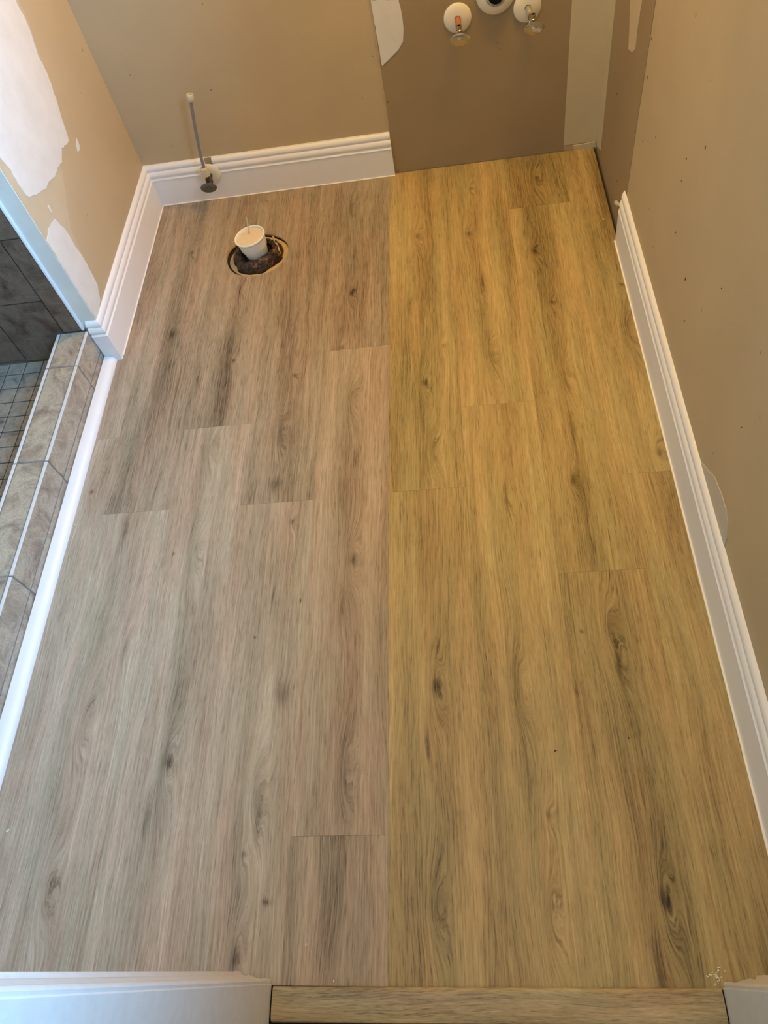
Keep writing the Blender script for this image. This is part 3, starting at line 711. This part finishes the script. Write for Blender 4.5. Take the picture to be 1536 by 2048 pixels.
tube('straw', [(-0.0040, 0.0175, 0.064), (0.0015, 0.0185, 0.090), (0.0085, 0.0195, 0.120)], 0.0026, STRAW, CUP, 12)

# ------------------------------------------------------------------ supply stops
def oval_disc(name, rx, rz, th, mat, parent, loc):
    """oval handle facing -y, hub behind it"""
    o = lathe(name, [(0, -th), (rx*0.30, -th), (rx*0.62, -th*0.72), (rx*0.93, -th*0.25), (rx, 0.0), (rx*0.97, th*0.30), (rx*0.80, th*0.45), (rx*0.3, th*0.55), (rx*0.28, th*1.6), (0, th*1.6)], mat, parent, loc, (R(90), 0, 0), n=40, sy=rz/rx)
    return o
def stop_valve(name, base, mats, label, group=None, stub=0.060, out=0.028, esc=0.0375, nut=None):
    """wall escutcheon at origin, stub pointing to -y, outlet up, oval handle in front"""
    t_ = empty(name, base); tag(t_, label, 'valve', group)
    ms, mv, mh = mats
    lathe('escutcheon', [(0.0085, -0.001), (esc, -0.001), (esc, 0.002), (esc*0.94, 0.0042), (esc*0.55, 0.0065), (0.0105, 0.0072), (0.0085, 0.0072), (0.0085, -0.001)], PLASTIC_W, t_, (0, 0, 0), (R(90), 0, 0), n=48)
    tube('stub_pipe', [(0, 0.0, 0), (0.0004, -stub*0.5, -0.002), (0.001, -stub, -0.0070)], 0.0078, ms, t_, 20)
    zc = -0.0070
    bx = lathe('valve_body', [(0, 0), (0.0095, 0), (0.0105, 0.002), (0.0105, 0.008), (0.0088, 0.010), (0.0088, 0.022), (0.0075, 0.024), (0.0060, 0.030), (0, 0.030)], mv, t_, (0.001, -stub+0.004, zc), (R(90), 0, 0), n=20)
    lathe('outlet', [(0.0042, out), (0.0042, out-0.010), (0, out-0.010)][::-1] + [(0.0042, out), (0.0066, out), (0.0066, out-0.009), (0.0086, out-0.010), (0.0090, out-0.0125), (0.0086, out-0.015), (0.0066, out-0.016), (0.0066, 0)], mv, t_, (0.001, -stub-0.010, zc), n=24)
    lathe('outlet_bore', [(0, 0), (0.0040, 0), (0.0040, 0.0006), (0, 0.0006)], BLACK, t_, (0.001, -stub-0.010, zc+out-0.0094), n=16)
    lathe('collar', [(0, 0), (0.0105, 0), (0.0115, 0.002), (0.0105, 0.0045), (0, 0.0045)], mh, t_, (0.001, -stub-0.012, zc), (R(90), 0, 0), n=20)
    hd = oval_disc('handle', 0.0270, 0.0165, 0.0055, mh, t_, (0.001, -stub-0.031, zc-0.001))
    lathe('screw', [(0, 0), (0.0030, 0), (0.0026, 0.0016), (0, 0.0018)], BLACK, t_, (0.001, -stub-0.0362, zc-0.001), (R(90), 0, 0), n=10)
    return t_
v1 = stop_valve('shutoff_valve', (0.2455, -0.0012, 0.4275), (COPPER, CHROME, CHROME), 'chrome water shutoff valve on a bare copper stub, left of the sink drain', None, 0.070, 0.024)
v2 = stop_valve('shutoff_valve', (0.4325, -0.0012, 0.4275), (CHROME, CHROME, CHROME), 'chrome water shutoff valve on a chrome stub, right of the sink drain', None, 0.071, 0.024)
v2.rotation_euler = (0, 0, R(4))
# toilet supply, low on the baseboard, with riser tube
TS = stop_valve('shutoff_valve', (-0.5735, -0.0160, 0.0905), (DULL, DULL, DARKCHROME), 'dull toilet shutoff valve with grey riser tube on the white baseboard', None, 0.030, 0.026, 0.0345)
lathe('coupling_nut', [(0.0048, 0.004), (0.0125, 0.004), (0.0138, 0.006), (0.0138, 0.028), (0.0120, 0.031), (0.0052, 0.031), (0.0048, 0.004)], PLASTIC_Y, TS, (0.001, -0.040, 0.017), n=6, smooth=False)
tube('riser_tube', [(0.001, -0.040, 0.040), (0.006, -0.040, 0.085), (0.0205, -0.041, 0.170), (0.0390, -0.043, 0.258)], 0.0048, TUBE_M, TS, 16)
lathe('tank_nut', [(0.0050, 0.0), (0.0092, 0.0), (0.0115, 0.004), (0.0115, 0.012), (0.0098, 0.018), (0.0070, 0.018), (0.0060, 0.012), (0, 0.011)], PLASTIC_Y, TS, (0.0392, -0.043, 0.255), (0, R(9), 0), n=10)
# sink drain in the wall
SD = empty('sink_drain', (0.3480, -0.0012, 0.4740)); tag(SD, 'white escutcheon ring around the open sink drain pipe, cut by the top edge', 'drain')
lathe('escutcheon', [(0.026, -0.001), (0.051, -0.001), (0.052, 0.003), (0.047, 0.008), (0.036, 0.013), (0.029, 0.014), (0.026, 0.012), (0.026, -0.001)], PLASTIC_W, SD, (0, 0, 0), (R(90), 0, 0), n=56)
lathe('drain_pipe', [(0.0205, 0.002), (0.0255, 0.002), (0.0255, 0.018), (0.0240, 0.0195), (0.0205, 0.019), (0.0205, 0.002)], CHROME, SD, (0, 0, 0), (R(90), 0, 0), n=48)
lathe('pipe_bore', [(0, 0.0020), (0.0203, 0.0020), (0.0203, 0.0030), (0, 0.0030)], BLACK, SD, (0, 0, 0), (R(90), 0, 0), n=32)

# ------------------------------------------------------------------ vanity light fixture above (out of frame) and debris
VF = empty('vanity_light', (0.45, -0.0015, 1.58)); tag(VF, 'three-bulb vanity light fixture on the back wall above the sink place', 'lamp')
link('back_plate', done(box_bm(-0.20, 0.20, -0.03, 0, -0.05, 0.06, 0.006, 2), 'back_plate'), CHROME, VF)
for lx in (-0.12, 0.0, 0.12):
    tube('arm', [(lx, -0.03, 0.0), (lx, -0.10, 0.0), (lx, -0.225, 0.04)], 0.008, CHROME, VF)
def debris(name, x, y, s, ang, mat, label, cat, group=None):
    o = link(name, chip_mesh(int(abs(x*1000)+abs(y*777)), s), mat, None, (x, y, 0.0002), (0, 0, ang))
    tag(o, label, cat, group)
debris('crumb', 0.6225, -0.3562, 0.0032, 0.4, FLAKE, 'white plaster crumb on the floor near the far right corner', 'crumb')
debris('crumb', -0.7449, -1.9659, 0.0027, 0.9, FLAKE, 'white crumb on the floor by the left frame edge, low down', 'crumb')
debris('crumb', -0.4983, -0.2512, 0.0026, 0.1, FLAKE, 'pale crumb on the floor left of the foam cup', 'crumb')
debris('crumb', -0.7855+0.007, -1.269, 0.0018, 0.1, FLAKE, 'tiny white crumb against the white shoe moulding', 'crumb')
debris('grit', 0.3117, -1.8469, 0.0020, 0.2, BLACK, 'black speck of grit on the warm-toned lower right floor', 'speck')
debris('grit', 0.4456, -1.8276, 0.0012, 0.2, BLACK, 'smaller dark speck right of the black one on the lower floor', 'speck')
for x, y, s in ((-0.1403, -2.155, 0.0016), (-0.1368, -2.1545, 0.0012), (-0.0904, -2.2068, 0.0016)):
    debris('crumb', x, y, s, s*900, FLAKE, 'tiny white crumbs on the floor just left of the threshold middle', 'crumb', 'crumbs near the threshold')
rn = random.Random(31)
for q in range(16):
    a = rn.uniform(0, 6.28)
    o = link('paint_flake', chip_mesh(100+q, rn.uniform(0.0008, 0.0022)), FLAKE, None, (0.5225+rn.gauss(-0.005, 0.006), -2.2030+rn.gauss(0.004, 0.008), 0.0005+abs(rn.gauss(0, 0.001))), (rn.uniform(-.5, .5), rn.uniform(-.8, .2), a))
    if o.location.x > 0.519 and o.location.y < -2.2: o.location.x = 0.519
    if o.location.y < -2.213: o.location.z = 0.008
    tag(o, 'splinters of pale paint at the foot of the right door casing', 'debris', 'splinters at the right casing')
